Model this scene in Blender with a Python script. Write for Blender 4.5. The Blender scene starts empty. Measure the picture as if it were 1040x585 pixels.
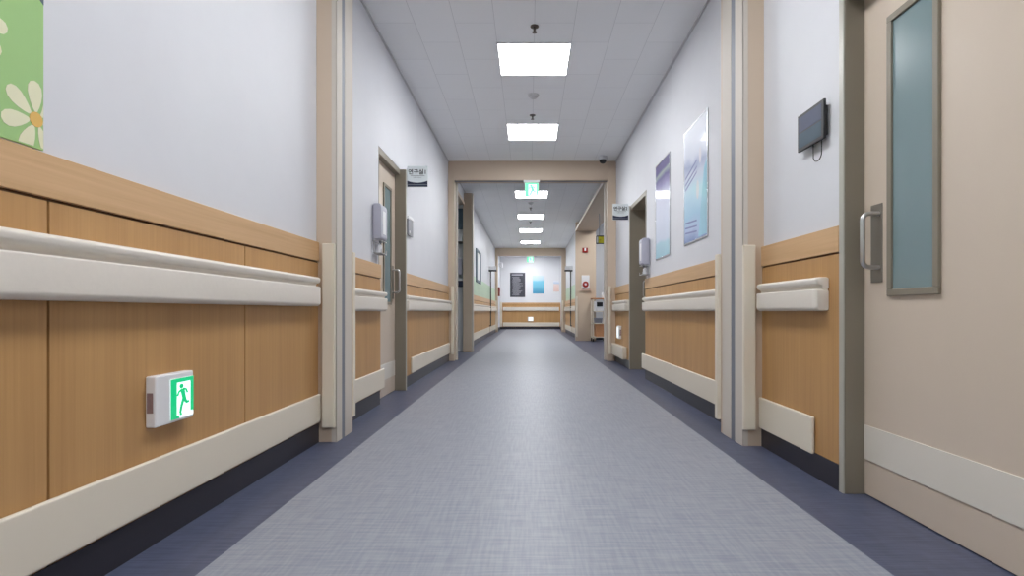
import bpy, bmesh, math, random
from mathutils import Vector, Matrix
random.seed(7)
C = bpy.context.scene.collection
sc = bpy.context.scene
PI = math.pi

# ------------------------------------------------------------------ camera, world, exposure
CAMZ = 0.72
F = 560.0
cd = bpy.data.cameras.new('camera')
cam = bpy.data.objects.new('camera', cd); C.objects.link(cam)
cam.location = (0, 0, CAMZ); cam.rotation_euler = (PI/2, 0, 0)
cd.sensor_fit = 'HORIZONTAL'; cd.sensor_width = 36.0
cd.lens = F / 1040 * 36.0
cd.shift_x = -17.5 / 1040; cd.shift_y = 23.5 / 1040
cd.clip_start = 0.02
sc.camera = cam
w = bpy.data.worlds.new('world'); sc.world = w; w.use_nodes = True
w.node_tree.nodes['Background'].inputs[0].default_value = (0.6, 0.65, 0.7, 1)
w.node_tree.nodes['Background'].inputs[1].default_value = 0.15
vs = sc.view_settings
vs.view_transform = 'Standard'; vs.look = 'None'; vs.gamma = 1.0; vs.use_curve_mapping = False
vs.exposure = 0.05
LAMP = 25.0            # radiance of the ceiling panels
LAMP_COL = (0.97, 0.985, 1.0)

# ------------------------------------------------------------------ materials
def srgb(r, g, b):
    f = lambda c: (c/255/12.92) if c/255 <= 0.04045 else ((c/255+0.055)/1.055)**2.4
    return (f(r), f(g), f(b), 1.0)

def mat(name, col, rough=0.5, metal=0.0, coat=0.0, emit=None, estr=0.0, spec=0.5,
        grain=None, var=0.0, bump=0.0):
    """Principled with a light procedural variation: grain = noise scale per axis in metres^-1"""
    m = bpy.data.materials.new(name); m.use_nodes = True
    nt = m.node_tree; b = nt.nodes['Principled BSDF']
    b.inputs['Base Color'].default_value = col
    b.inputs['Roughness'].default_value = rough
    b.inputs['Metallic'].default_value = metal
    b.inputs['Coat Weight'].default_value = coat
    b.inputs['Specular IOR Level'].default_value = spec
    if emit:
        b.inputs['Emission Color'].default_value = emit
        b.inputs['Emission Strength'].default_value = estr
    if grain is None: grain = (3, 3, 3)
    if var > 0 or bump > 0:
        tc = nt.nodes.new('ShaderNodeNewGeometry')
        mp = nt.nodes.new('ShaderNodeMapping'); mp.inputs['Scale'].default_value = grain
        nz = nt.nodes.new('ShaderNodeTexNoise'); nz.inputs['Scale'].default_value = 1.0
        nz.inputs['Detail'].default_value = 5.0; nz.inputs['Roughness'].default_value = 0.6
        nt.links.new(tc.outputs['Position'], mp.inputs['Vector'])
        nt.links.new(mp.outputs[0], nz.inputs['Vector'])
        if var > 0:
            mx = nt.nodes.new('ShaderNodeMix'); mx.data_type = 'RGBA'
            mx.inputs[6].default_value = tuple(c*(1-var) for c in col[:3]) + (1,)
            mx.inputs[7].default_value = tuple(min(1, c*(1+var)) for c in col[:3]) + (1,)
            rp = nt.nodes.new('ShaderNodeMapRange')
            rp.inputs[1].default_value = 0.3; rp.inputs[2].default_value = 0.7
            nt.links.new(nz.outputs['Fac'], rp.inputs[0])
            nt.links.new(rp.outputs[0], mx.inputs[0])
            nt.links.new(mx.outputs[2], b.inputs['Base Color'])
        if bump > 0:
            bp = nt.nodes.new('ShaderNodeBump'); bp.inputs['Strength'].default_value = bump
            bp.inputs['Distance'].default_value = 0.002
            nt.links.new(nz.outputs['Fac'], bp.inputs['Height'])
            nt.links.new(bp.outputs[0], b.inputs['Normal'])
    return m

M = {}
M['wall'] = mat('wall_paint', srgb(216, 217, 222), 0.55, grain=(4, 4, 4), var=0.015, bump=0.05, spec=0.3)
M['endwall'] = mat('end_wall_paint', srgb(222, 223, 226), 0.6, var=0.01)
M['tan'] = mat('tan_paint', srgb(203, 184, 163), 0.45, var=0.015)
M['tan_light'] = mat('light_beige_steel', srgb(206, 198, 188), 0.55, var=0.01, spec=0.3)
M['slot'] = mat('grey_slot', srgb(120, 124, 134), 0.5, var=0.02)
M['olive'] = mat('olive_grey_steel', srgb(134, 126, 112), 0.4, var=0.02)
M['olive_edge'] = mat('pale_steel_edge', srgb(176, 174, 164), 0.35, var=0.02)
M['leaf'] = mat('door_laminate', srgb(208, 193, 177), 0.32, var=0.012, grain=(6, 6, 2))
M['kick'] = mat('kick_plate_vinyl', srgb(222, 216, 206), 0.4, var=0.01)
M['rail'] = mat('rail_vinyl', srgb(230, 224, 214), 0.32, var=0.01, coat=0.1)
M['railpanel'] = mat('rail_panel_vinyl', srgb(224, 217, 207), 0.45, var=0.015, bump=0.1, grain=(60, 60, 60))
M['bumper'] = mat('bumper_vinyl', srgb(226, 217, 200), 0.42, var=0.012)
M['dark'] = mat('dark_baseboard', srgb(44, 42, 50), 0.35, var=0.08, grain=(2, 2, 30))
M['steel'] = mat('brushed_steel', srgb(200, 200, 200), 0.28, metal=1.0, var=0.03)
M['plate'] = mat('grey_handle_plate', srgb(140, 134, 125), 0.4, metal=0.4, var=0.02)
M['frost'] = mat('frosted_glass', srgb(120, 141, 145), 0.22, var=0.05, grain=(1.5, 1.5, 0.8), coat=0.3)
M['white'] = mat('white_plastic', srgb(232, 232, 234), 0.35, var=0.01)
M['lilac'] = mat('grey_plastic', srgb(176, 176, 190), 0.35, var=0.01)
M['greyp'] = mat('mid_grey_plastic', srgb(120, 122, 130), 0.4, var=0.02)
M['black'] = mat('black_plastic', srgb(24, 25, 29), 0.45, var=0.05)
M['screen'] = mat('dark_screen', srgb(98, 104, 124), 0.12, coat=0.5, var=0.06, grain=(5, 5, 14))
M['screen2'] = mat('dark_screen_lower', srgb(86, 102, 114), 0.12, coat=0.5, var=0.06, grain=(9, 9, 9))
M['lens'] = mat('dusty_red_lens', srgb(140, 118, 120), 0.35, var=0.15, grain=(90, 90, 90))
M['postgrey'] = mat('dark_grey_post', srgb(74, 72, 72), 0.4, var=0.03)
M['navy'] = mat('navy_print', srgb(20, 32, 62), 0.4, var=0.03)
M['ink'] = mat('black_ink', srgb(30, 30, 34), 0.6, var=0.02)
M['inkgrey'] = mat('grey_ink', srgb(130, 132, 138), 0.6, var=0.02)
M['paperwhite'] = mat('sign_face', srgb(214, 220, 222), 0.35, var=0.02)
M['red'] = mat('red_plastic', srgb(150, 34, 30), 0.35, var=0.03)
M['darkred'] = mat('dark_red_plastic', srgb(120, 44, 36), 0.4, var=0.03)
M['yellow'] = mat('yellow_sign', srgb(208, 200, 40), 0.4, var=0.03)
M['muralgreen'] = mat('pale_green_film', srgb(190, 211, 186), 0.5, var=0.05, grain=(2, 2, 5))
M['green'] = mat('poster_green', srgb(160, 200, 130), 0.4, var=0.02, coat=0.1)
M['petal'] = mat('petal_cream', srgb(230, 228, 196), 0.45, var=0.02)
M['pollen'] = mat('flower_centre', srgb(226, 182, 96), 0.45, var=0.03)
M['slate'] = mat('slate_blue_print', srgb(82, 104, 118), 0.45, var=0.03)
M['alu'] = mat('aluminium_frame', srgb(205, 208, 212), 0.25, metal=0.85, var=0.02)
M['exit_green'] = mat('exit_green_lit', srgb(0, 165, 110), 0.4, emit=srgb(0, 190, 120), estr=0.75, var=0.02)
M['exit_white'] = mat('exit_white_lit', srgb(235, 240, 240), 0.4, emit=srgb(225, 245, 250), estr=0.95, var=0.01)
M['exit_green_hi'] = mat('exit_green_bright', srgb(90, 205, 155), 0.4, emit=srgb(95, 222, 165), estr=0.9, var=0.02)
M['exit_white_hi'] = mat('exit_white_bright', srgb(235, 240, 240), 0.4, emit=srgb(190, 255, 228), estr=1.05, var=0.01)
M['diffuser'] = mat('lamp_diffuser', (0.9, 0.9, 0.9, 1), 0.5, emit=LAMP_COL+(1,), estr=LAMP, var=0.01)
M['lampframe'] = mat('lamp_frame_white', srgb(225, 226, 228), 0.4, var=0.01)
M['detector'] = mat('detector_plastic', srgb(205, 205, 208), 0.4, var=0.01)
M['bronze'] = mat('sprinkler_metal', srgb(120, 112, 104), 0.35, metal=0.8, var=0.04)
M['orange_wood'] = mat('cart_wood', srgb(196, 140, 96), 0.5, var=0.08, grain=(2, 2, 30))
M['side_wall'] = mat('side_room_wall', srgb(150, 172, 158), 0.6, var=0.02)
M['posterdark'] = mat('charcoal_board', srgb(62, 62, 72), 0.4, var=0.25, grain=(6, 6, 14))

def wood(name, base, dark, axis):
    m = bpy.data.materials.new(name); m.use_nodes = True
    nt = m.node_tree; b = nt.nodes['Principled BSDF']
    b.inputs['Roughness'].default_value = 0.42
    tc = nt.nodes.new('ShaderNodeNewGeometry')
    mp = nt.nodes.new('ShaderNodeMapping')
    mp.inputs['Scale'].default_value = (90, 90, 1.6) if axis == 'z' else (90, 1.6, 90)
    nz = nt.nodes.new('ShaderNodeTexNoise'); nz.inputs['Scale'].default_value = 1.0
    nz.inputs['Detail'].default_value = 6; nz.inputs['Roughness'].default_value = 0.62
    mp2 = nt.nodes.new('ShaderNodeMapping')
    mp2.inputs['Scale'].default_value = (9, 9, 0.7) if axis == 'z' else (12, 0.7, 12)
    n2 = nt.nodes.new('ShaderNodeTexNoise'); n2.inputs['Scale'].default_value = 1.0; n2.inputs['Detail'].default_value = 3
    ad = nt.nodes.new('ShaderNodeMix'); ad.data_type = 'FLOAT'; ad.inputs[0].default_value = 0.5
    rp = nt.nodes.new('ShaderNodeMapRange'); rp.inputs[1].default_value = 0.35; rp.inputs[2].default_value = 0.65
    mx = nt.nodes.new('ShaderNodeMix'); mx.data_type = 'RGBA'
    mx.inputs[6].default_value = dark; mx.inputs[7].default_value = base
    L = nt.links.new
    L(tc.outputs['Position'], mp.inputs['Vector']); L(mp.outputs[0], nz.inputs['Vector'])
    L(tc.outputs['Position'], mp2.inputs['Vector']); L(mp2.outputs[0], n2.inputs['Vector'])
    L(nz.outputs['Fac'], ad.inputs[2]); L(n2.outputs['Fac'], ad.inputs[3])
    L(ad.outputs[0], rp.inputs[0]); L(rp.outputs[0], mx.inputs[0]); L(mx.outputs[2], b.inputs['Base Color'])
    return m
M['wood'] = wood('oak_veneer', srgb(195, 152, 99), srgb(177, 134, 84), 'z')
M['cap'] = wood('oak_cap_board', srgb(212, 174, 130), srgb(196, 157, 113), 'y')
M['groove'] = mat('oak_groove', srgb(96, 66, 38), 0.7, var=0.05)

def floor_mat(name, c1, c2, c3, sx, sy, rough, mixf=0.5):
    """woven linen vinyl: two crossed streak noises"""
    m = bpy.data.materials.new(name); m.use_nodes = True
    nt = m.node_tree; b = nt.nodes['Principled BSDF']; L = nt.links.new
    b.inputs['Roughness'].default_value = rough; b.inputs['Specular IOR Level'].default_value = 0.36
    tc = nt.nodes.new('ShaderNodeNewGeometry')
    outs = []
    for s in (sx, sy):
        mp = nt.nodes.new('ShaderNodeMapping'); mp.inputs['Scale'].default_value = s
        nz = nt.nodes.new('ShaderNodeTexNoise'); nz.inputs['Scale'].default_value = 1.0; nz.inputs['Detail'].default_value = 3
        L(tc.outputs['Position'], mp.inputs['Vector']); L(mp.outputs[0], nz.inputs['Vector'])
        rp = nt.nodes.new('ShaderNodeMapRange'); rp.inputs[1].default_value = 0.36; rp.inputs[2].default_value = 0.64
        L(nz.outputs['Fac'], rp.inputs[0]); outs.append(rp)
    m1 = nt.nodes.new('ShaderNodeMix'); m1.data_type = 'RGBA'; m1.inputs[6].default_value = c1; m1.inputs[7].default_value = c2
    L(outs[0].outputs[0], m1.inputs[0])
    m2 = nt.nodes.new('ShaderNodeMix'); m2.data_type = 'RGBA'; m2.inputs[6].default_value = c1; m2.inputs[7].default_value = c3
    L(outs[1].outputs[0], m2.inputs[0])
    m3 = nt.nodes.new('ShaderNodeMix'); m3.data_type = 'RGBA'; m3.inputs[0].default_value = mixf
    L(m1.outputs[2], m3.inputs[6]); L(m2.outputs[2], m3.inputs[7]); L(m3.outputs[2], b.inputs['Base Color'])
    bp = nt.nodes.new('ShaderNodeBump'); bp.inputs['Strength'].default_value = 0.08; bp.inputs['Distance'].default_value = 0.001
    L(outs[0].outputs[0], bp.inputs['Height']); L(bp.outputs[0], b.inputs['Normal'])
    return m
M['floor'] = floor_mat('woven_vinyl_light', srgb(143, 148, 159), srgb(168, 170, 176), srgb(118, 124, 142), (6, 90, 1), (85, 6, 1), 0.42)
M['border'] = floor_mat('border_vinyl_dark', srgb(70, 77, 101), srgb(98, 102, 124), srgb(50, 55, 76), (7, 160, 1), (30, 7, 1), 0.38, 0.35)

# ceiling with a faint staggered tile joint
def ceil_mat():
    m = bpy.data.materials.new('ceiling_tiles'); m.use_nodes = True
    nt = m.node_tree; b = nt.nodes['Principled BSDF']; L = nt.links.new
    b.inputs['Roughness'].default_value = 0.8
    tc = nt.nodes.new('ShaderNodeNewGeometry'); sp = nt.nodes.new('ShaderNodeSeparateXYZ')
    cb = nt.nodes.new('ShaderNodeCombineXYZ')
    ax = nt.nodes.new('ShaderNodeMath'); ax.operation = 'ADD'; ax.inputs[1].default_value = -0.04 + 3.0
    ay = nt.nodes.new('ShaderNodeMath'); ay.operation = 'ADD'; ay.inputs[1].default_value = 6.0 - 4.44
    L(tc.outputs['Position'], sp.inputs[0]); L(sp.outputs['X'], ax.inputs[0]); L(sp.outputs['Y'], ay.inputs[0])
    L(ay.outputs[0], cb.inputs[0]); L(ax.outputs[0], cb.inputs[1])
    br = nt.nodes.new('ShaderNodeTexBrick')
    br.inputs['Scale'].default_value = 1.0; br.inputs['Brick Width'].default_value = 0.6; br.inputs['Row Height'].default_value = 0.3
    br.inputs['Mortar Size'].default_value = 0.0022; br.inputs['Mortar Smooth'].default_value = 0.3
    br.inputs['Color1'].default_value = srgb(240, 241, 243); br.inputs['Color2'].default_value = srgb(243, 244, 246)
    br.inputs['Mortar'].default_value = srgb(212, 213, 216)
    L(cb.outputs[0], br.inputs['Vector']); L(br.outputs['Color'], b.inputs['Base Color'])
    return m
M['ceiling'] = ceil_mat()

def glass_mat():
    m = bpy.data.materials.new('clear_green_glass'); m.use_nodes = True
    nt = m.node_tree; nt.nodes.clear(); L = nt.links.new
    o = nt.nodes.new('ShaderNodeOutputMaterial'); t = nt.nodes.new('ShaderNodeBsdfTransparent')
    t.inputs[0].default_value = (0.78, 0.9, 0.86, 1)
    g = nt.nodes.new('ShaderNodeBsdfGlossy'); g.inputs['Roughness'].default_value = 0.02
    fr = nt.nodes.new('ShaderNodeFresnel'); fr.inputs[0].default_value = 1.45
    mu = nt.nodes.new('ShaderNodeMath'); mu.operation = 'MULTIPLY'; mu.inputs[1].default_value = 0.5
    mx = nt.nodes.new('ShaderNodeMixShader')
    L(fr.outputs[0], mu.inputs[0]); L(mu.outputs[0], mx.inputs[0]); L(t.outputs[0], mx.inputs[1]); L(g.outputs[0], mx.inputs[2]); L(mx.outputs[0], o.inputs[0])
    return m
M['glass'] = glass_mat()

def poster_mat(name, stops, streak=0.25, coat=0.35, rough=0.42):
    """glossy printed sheet: colour bands up the sheet (object Z, metres) broken by slanting noise"""
    m = bpy.data.materials.new(name); m.use_nodes = True
    nt = m.node_tree; b = nt.nodes['Principled BSDF']; L = nt.links.new
    b.inputs['Roughness'].default_value = rough; b.inputs['Coat Weight'].default_value = coat; b.inputs['Coat Roughness'].default_value = 0.06
    tc = nt.nodes.new('ShaderNodeTexCoord'); sp = nt.nodes.new('ShaderNodeSeparateXYZ')
    L(tc.outputs['Object'], sp.inputs[0])
    mp = nt.nodes.new('ShaderNodeMapping'); mp.inputs['Scale'].default_value = (2, 2.5, 4); mp.inputs['Rotation'].default_value = (0.6, 0, 0)
    nz = nt.nodes.new('ShaderNodeTexNoise'); nz.inputs['Scale'].default_value = 1.0; nz.inputs['Detail'].default_value = 4
    L(tc.outputs['Object'], mp.inputs[0]); L(mp.outputs[0], nz.inputs['Vector'])
    m1 = nt.nodes.new('ShaderNodeMath'); m1.operation = 'MULTIPLY_ADD'; m1.inputs[1].default_value = streak; m1.inputs[2].default_value = -streak/2
    L(nz.outputs['Fac'], m1.inputs[0])
    ad = nt.nodes.new('ShaderNodeMath'); ad.operation = 'ADD'; L(sp.outputs['Z'], ad.inputs[0]); L(m1.outputs[0], ad.inputs[1])
    cr = nt.nodes.new('ShaderNodeValToRGB'); L(ad.outputs[0], cr.inputs[0]); L(cr.outputs[0], b.inputs['Base Color'])
    e = cr.color_ramp.elements
    while len(e) < len(stops): e.new(0.5)
    for k, (p, c) in enumerate(stops):
        e[k].position = p; e[k].color = c
    return m

# ------------------------------------------------------------------ mesh helpers
class MB:
    def __init__(s): s.v = []; s.f = []; s.m = []; s.mi = 0
    def add(s, vs, fs):
        n = len(s.v); s.v += [Vector(p) for p in vs]
        for f in fs: s.f.append([i+n for i in f]); s.m.append(s.mi)
        return s
    def box(s, x0, x1, y0, y1, z0, z1):
        x0, x1 = min(x0, x1), max(x0, x1); y0, y1 = min(y0, y1), max(y0, y1); z0, z1 = min(z0, z1), max(z0, z1)
        return s.add([(x0,y0,z0),(x1,y0,z0),(x1,y1,z0),(x0,y1,z0),(x0,y0,z1),(x1,y0,z1),(x1,y1,z1),(x0,y1,z1)],
                     [(0,3,2,1),(4,5,6,7),(0,1,5,4),(1,2,6,5),(2,3,7,6),(3,0,4,7)])
    def loft(s, rings):
        n = len(rings[0]); vs = [p for r in rings for p in r]; fs = []
        for k in range(len(rings)-1):
            for i in range(n):
                j = (i+1) % n
                fs.append((k*n+i, k*n+j, (k+1)*n+j, (k+1)*n+i))
        fs.append(tuple(range(n-1, -1, -1))); fs.append(tuple(range((len(rings)-1)*n, len(rings)*n)))
        return s.add(vs, fs)
    def lathe(s, c, prof, axis='z', n=24):
        rings = []
        for r, h in prof:
            ring = []
            for i in range(n):
                a = 2*PI*i/n; u, v = r*math.cos(a), r*math.sin(a)
                if axis == 'z': p = (c[0]+u, c[1]+v, c[2]+h)
                elif axis == 'x': p = (c[0]+h, c[1]+u, c[2]+v)
                else: p = (c[0]+u, c[1]+h, c[2]+v)
                ring.append(p)
            rings.append(ring)
        return s.loft(rings)
    def tube(s, pts, r, n=10):
        pts = [Vector(p) for p in pts]; rings = []
        ref = None
        for i, p in enumerate(pts):
            d = (pts[min(i+1, len(pts)-1)] - pts[max(i-1, 0)]).normalized()
            if ref is None:
                ref = Vector((0,0,1)) if abs(d.z) < 0.9 else Vector((1,0,0))
            u = (ref - d*ref.dot(d)).normalized(); ref = u; w_ = d.cross(u)
            rings.append([p + u*(r*math.cos(2*PI*k/n)) + w_*(r*math.sin(2*PI*k/n)) for k in range(n)])
        return s.loft(rings)
    def poly(s, pts, th):
        """a flat polygon given as 3D points, thickened by the vector th"""
        th = Vector(th); a = [Vector(p) for p in pts]
        return s.loft([a, [p+th for p in a]])

def wloc(o):
    l = Vector(o.location)
    while o.parent: o = o.parent; l += Vector(o.location)
    return l

def build(name, mb, mats, parent=None, bevel=0.0, seg=2, smooth=False, origin=None, angle=40):
    if not isinstance(mats, (list, tuple)): mats = [mats]
    if parent is not None: base = wloc(parent)
    elif origin is not None: base = Vector(origin)
    else:
        xs = [p.x for p in mb.v]; ys = [p.y for p in mb.v]; zs = [p.z for p in mb.v]
        base = Vector(((min(xs)+max(xs))/2, (min(ys)+max(ys))/2, min(zs)))
    me = bpy.data.meshes.new(name)
    me.from_pydata([tuple(p-base) for p in mb.v], [], mb.f)
    for m in mats: me.materials.append(m)
    me.polygons.foreach_set('material_index', mb.m)
    bm = bmesh.new(); bm.from_mesh(me); bmesh.ops.recalc_face_normals(bm, faces=bm.faces); bm.to_mesh(me); bm.free()
    if smooth:
        for p in me.polygons: p.use_smooth = True
        me.set_sharp_from_angle(angle=math.radians(angle))
    o = bpy.data.objects.new(name, me); C.objects.link(o)
    if parent is not None: o.parent = parent
    else: o.location = base
    if bevel > 0:
        b = o.modifiers.new('edge', 'BEVEL'); b.width = bevel; b.segments = seg; b.limit_method = 'ANGLE'; b.angle_limit = math.radians(40)
        b.harden_normals = False
    return o

def tag(o, label, cat, group=None):
    o['label'] = label; o['category'] = cat
    if group: o['group'] = group
    return o
def thing(name, label, cat, loc, group=None):
    o = bpy.data.objects.new(name, None); C.objects.link(o); o.location = loc; o.empty_display_size = 0.1
    return tag(o, label, cat, group)
def struct(name, mb, mats, parent=None, **k):
    o = build(name, mb, mats, parent, **k)
    if parent is None: o['kind'] = 'structure'
    return o
def sempty(name, loc):
    o = bpy.data.objects.new(name, None); C.objects.link(o); o.location = loc; o['kind'] = 'structure'; o.empty_display_size = 0.1
    return o
def box(*a): return MB().box(*a)

def text(name, body, size, origin, ux, uy, mat_, parent, thick=0.0006, ax='CENTER', bold=0.0):
    cu = bpy.data.curves.new(name, 'FONT'); cu.body = body; cu.size = size; cu.align_x = ax; cu.align_y = 'CENTER'
    cu.extrude = thick/2; cu.offset = bold
    t = bpy.data.objects.new('tmp_text', cu); C.objects.link(t)
    bpy.context.view_layer.update()
    me = bpy.data.meshes.new_from_object(t.evaluated_get(bpy.context.evaluated_depsgraph_get()))
    bpy.data.objects.remove(t)
    me.name = name
    ux = Vector(ux).normalized(); uy = Vector(uy).normalized(); n = ux.cross(uy)
    R = Matrix((ux, uy, n)).transposed().to_4x4()
    me.transform(Matrix.Translation(Vector(origin) - wloc(parent)) @ R)
    me.materials.clear(); me.materials.append(mat_)
    for p in me.polygons: p.material_index = 0
    o = bpy.data.objects.new(name, me); C.objects.link(o); o.parent = parent
    return o

# ------------------------------------------------------------------ the room
XL, XR = -1.17, 1.252          # wall faces
ZC = 2.885                     # ceiling
YB, YE = -3.6, 22.0            # back and end
TL, TR = 0.16, 0.26            # wall thickness

fl = MB()
fl.mi = 0; fl.box(-0.909, 0.993, YB, YE, -0.1, 0)
fl.mi = 1; fl.box(XL-TL, -0.909, YB, YE, -0.1, 0); fl.box(0.993, XR+TR, YB, YE, -0.1, 0)
fl.box(-3.2, XL-TL, 7.6, 10.2, -0.1, 0); fl.box(XR+TR, 3.6, 8.0, 14.2, -0.1, 0)
struct('floor', fl, [M['floor'], M['border']], origin=(0, 0, 0))
ce = MB(); ce.box(XL-TL, XR+TR, YB, YE, ZC, ZC+0.1)
ce.box(-3.2, XL-TL, 7.6, 10.2, ZC, ZC+0.1); ce.box(XR+TR, 3.6, 8.0, 14.2, ZC, ZC+0.1)
struct('ceiling', ce, M['ceiling'], origin=(0, 0, ZC))

# openings
D1 = (4.31, 5.0, 1.99); GL = (8.25, 10.0, 2.68)
def op(d, y0, y1, dz): return (d[0]-0.036, d[1]+0.036, d[2]+dz)
wl = MB(); O1 = op(D1, 0, 0, 0.016)
for (a, b, z0, z1) in [(YB, O1[0], 0, ZC), (O1[0], O1[1], O1[2], ZC), (O1[1], GL[0], 0, ZC), (GL[0], GL[1], GL[2], ZC), (GL[1], YE, 0, ZC)]:
    wl.box(XL-TL, XL, a, b, z0, z1)
struct('wall_left', wl, M['wall'], origin=(XL, 0, 0))
D2 = (1.07, 2.17, 1.955); D3 = (5.92, 6.79, 1.99); AL = (8.2, 13.45, 2.70)
wr = MB(); O2 = op(D2, 0, 0, 0.046); O3 = op(D3, 0, 0, 0.026)
for (a, b, z0, z1) in [(YB, O2[0], 0, ZC), (O2[0], O2[1], O2[2], ZC), (O2[1], O3[0], 0, ZC), (O3[0], O3[1], O3[2], ZC), (O3[1], AL[0], 0, ZC), (AL[0], AL[1], AL[2], ZC), (AL[1], YE, 0, ZC)]:
    wr.box(XR, XR+TR, a, b, z0, z1)
struct('wall_right', wr, M['wall'], origin=(XR, 0, 0))
struct('wall_end', box(XL-TL, XR+TR, YE, YE+0.12, 0, ZC), M['endwall'])
struct('wall_back', box(XL-TL, XR+TR, YB-0.12, YB, 0, ZC), M['wall'])
# side room behind the glass door (left) and the alcove (right)
sr = MB(); sr.box(-3.2, XL-TL, 10.0, 10.2, 0, ZC); sr.box(-3.2, XL-TL, 7.6, 7.75, 0, ZC); sr.box(-3.35, -3.2, 7.6, 10.2, 0, ZC)
struct('wall_side_room', sr, M['side_wall'])
al = MB(); al.box(XR+TR, 3.6, 13.95, 14.2, 0, ZC); al.box(XR+TR, 3.6, 8.0, 8.15, 0, ZC); al.box(3.6, 3.75, 8.0, 14.2, 0, ZC)
struct('wall_alcove', al, M['endwall'])

# ------------------------------------------------------------------ wainscot, cap boards, baseboards
tn = [0]
def trim(mb, m, **k):
    tn[0] += 1
    return struct('trim_%d' % tn[0], mb, m, **k)

def wainscot(side, a, b, ztop, grooves=(), cap_h=0.105):
    s = -1 if side == 'l' else 1
    X = XL if side == 'l' else XR
    i = -s    # inwards
    p = MB(); cuts = [a] + [g for g in grooves if a < g < b] + [b]
    for k in range(len(cuts)-1):
        ya = cuts[k] + (0.004 if k > 0 else 0); yb = cuts[k+1] - (0.004 if k < len(cuts)-2 else 0)
        p.mi = 0; p.box(X, X+i*0.010, ya, yb, 0.09, ztop-cap_h-0.008)
    p.mi = 1; p.box(X, X+i*0.003, a, b, 0.09, ztop-cap_h)
    trim(p, [M['wood'], M['groove']])
    trim(box(X, X+i*0.016, a, b, ztop-cap_h, ztop), M['cap'], bevel=0.002)

wainscot('l', YB, 3.03, 1.098, (-2.35, -1.43, -0.51, 0.41, 1.33, 2.25))
wainscot('l', 3.31, 4.30, 1.08)
wainscot('l', 5.05, 7.95, 1.08)
wainscot('l', 10.0, 18.9, 1.06, (11.8, 13.6, 16.0))
wainscot('r', YB, 1.0, 1.063)
wainscot('r', 2.206, 2.94, 1.063)
wainscot('r', 3.28, 5.90, 1.063)
wainscot('r', 6.81, 7.95, 1.063)
wainscot('r', 13.55, 18.9, 1.06)
e = MB(); e.mi = 0; e.box(-1.08, XR, YE-0.010, YE, 0.09, 0.99); e.mi = 1; e.box(-1.08, XR, YE-0.004, YE, 0.09, 1.0)
trim(e, [M['wood'], M['groove']])
trim(box(-1.08, XR, YE-0.016, YE, 0.998, 1.06), M['cap'], bevel=0.002)
bb = MB()
for a, b in [(YB, 3.03), (3.31, 4.27), (5.05, 7.95), (10.0, 18.9), (19.05, YE)]: bb.box(XL, XL+0.014, a, b, 0, 0.105)
struct('baseboard_left', bb, M['dark'])
bb = MB()
for a, b in [(YB, 1.0), (2.206, 2.94), (3.28, 5.88), (6.81, 7.95), (13.55, 18.9), (19.05, YE)]: bb.box(XR-0.014, XR, a, b, 0, 0.105)
struct('baseboard_right', bb, M['dark'])
struct('baseboard_end', box(XL, XR, YE-0.02, YE, 0, 0.10), M['dark'])
bb = MB(); bb.box(XR+0.35, 3.6, 13.93, 13.95, 0, 0.1)
struct('baseboard_alcove', bb, M['dark'])
# shadow-gap moulding where wall and ceiling meet
cv = MB(); cv.box(XL, XL+0.012, YB, YE, ZC-0.014, ZC)
trim(cv, M['detector'])
cv = MB(); cv.box(XR-0.012, XR, YB, YE, ZC-0.014, ZC)
trim(cv, M['detector'])

# ------------------------------------------------------------------ pillars and beams
def pillar_near(s, y0, y1, xi, slot):
    X = XL if s < 0 else XR; i = -s
    r = sempty('pillar', (X + i*abs(X-xi)/2, (y0+y1)/2, 0))
    struct('post', box(X, xi, y0, y1, 0, ZC), M['tan'], r, bevel=0.002)
    g = MB()
    g.mi = 0
    g.box(xi-i*0.026, xi+i*0.002, y0-0.002, y0, 0.10 if False else 0.0, ZC)        # lip on the front face
    g.box(xi, xi+i*0.002, y0-0.002, slot[0], 0, ZC); g.box(xi, xi+i*0.002, slot[1], y1-0.03, 0, ZC)
    g.mi = 1; g.box(xi, xi+i*0.0008, slot[0], slot[1], 0, ZC)
    struct('shutter_guide', g, [M['tan_light'], M['slot']], r)
    return r
pillar_near(-1, 3.03, 3.31, -1.06, (3.115, 3.165))
pillar_near(1, 2.94, 3.28, 1.14, (3.05, 3.11))

def portal(y0, y1, xl, xr, zb):
    for X, x2 in ((XL, xl), (XR, xr)):
        struct('pillar', box(X, x2, y0, y1, 0, ZC), M['tan'], bevel=0.004)
    struct('beam', box(xl, xr, y0, y1, zb, ZC), M['tan'])
portal(7.95, 8.15, -1.08, 1.13, 2.61)
portal(18.9, 19.05, -1.08, 1.11, 2.62)
# pale steel lining on the back edge of the first portal
trim(box(-1.08, -1.058, 8.10, 8.2, 0, 2.61), M['tan_light'], bevel=0.003)
trim(box(1.108, 1.13, 8.10, 8.2, 0, 2.61), M['tan_light'], bevel=0.003)
# slot line under the beam
trim(box(-1.08, 1.13, 8.0, 8.04, 2.604, 2.612), M['slot'])

# left glass-door opening: far jamb, head
struct('pillar', box(-1.185, -1.030, 9.85, 10.0, 0, 2.83), M['tan'], bevel=0.004)
trim(box(-1.030, -1.005, 9.86, 9.99, 0.0, 2.83), M['tan_light'], bevel=0.003)
trim(box(XL-TL, XL+0.01, 8.251, 9.85, 2.62, 2.678), M['tan'])
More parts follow.
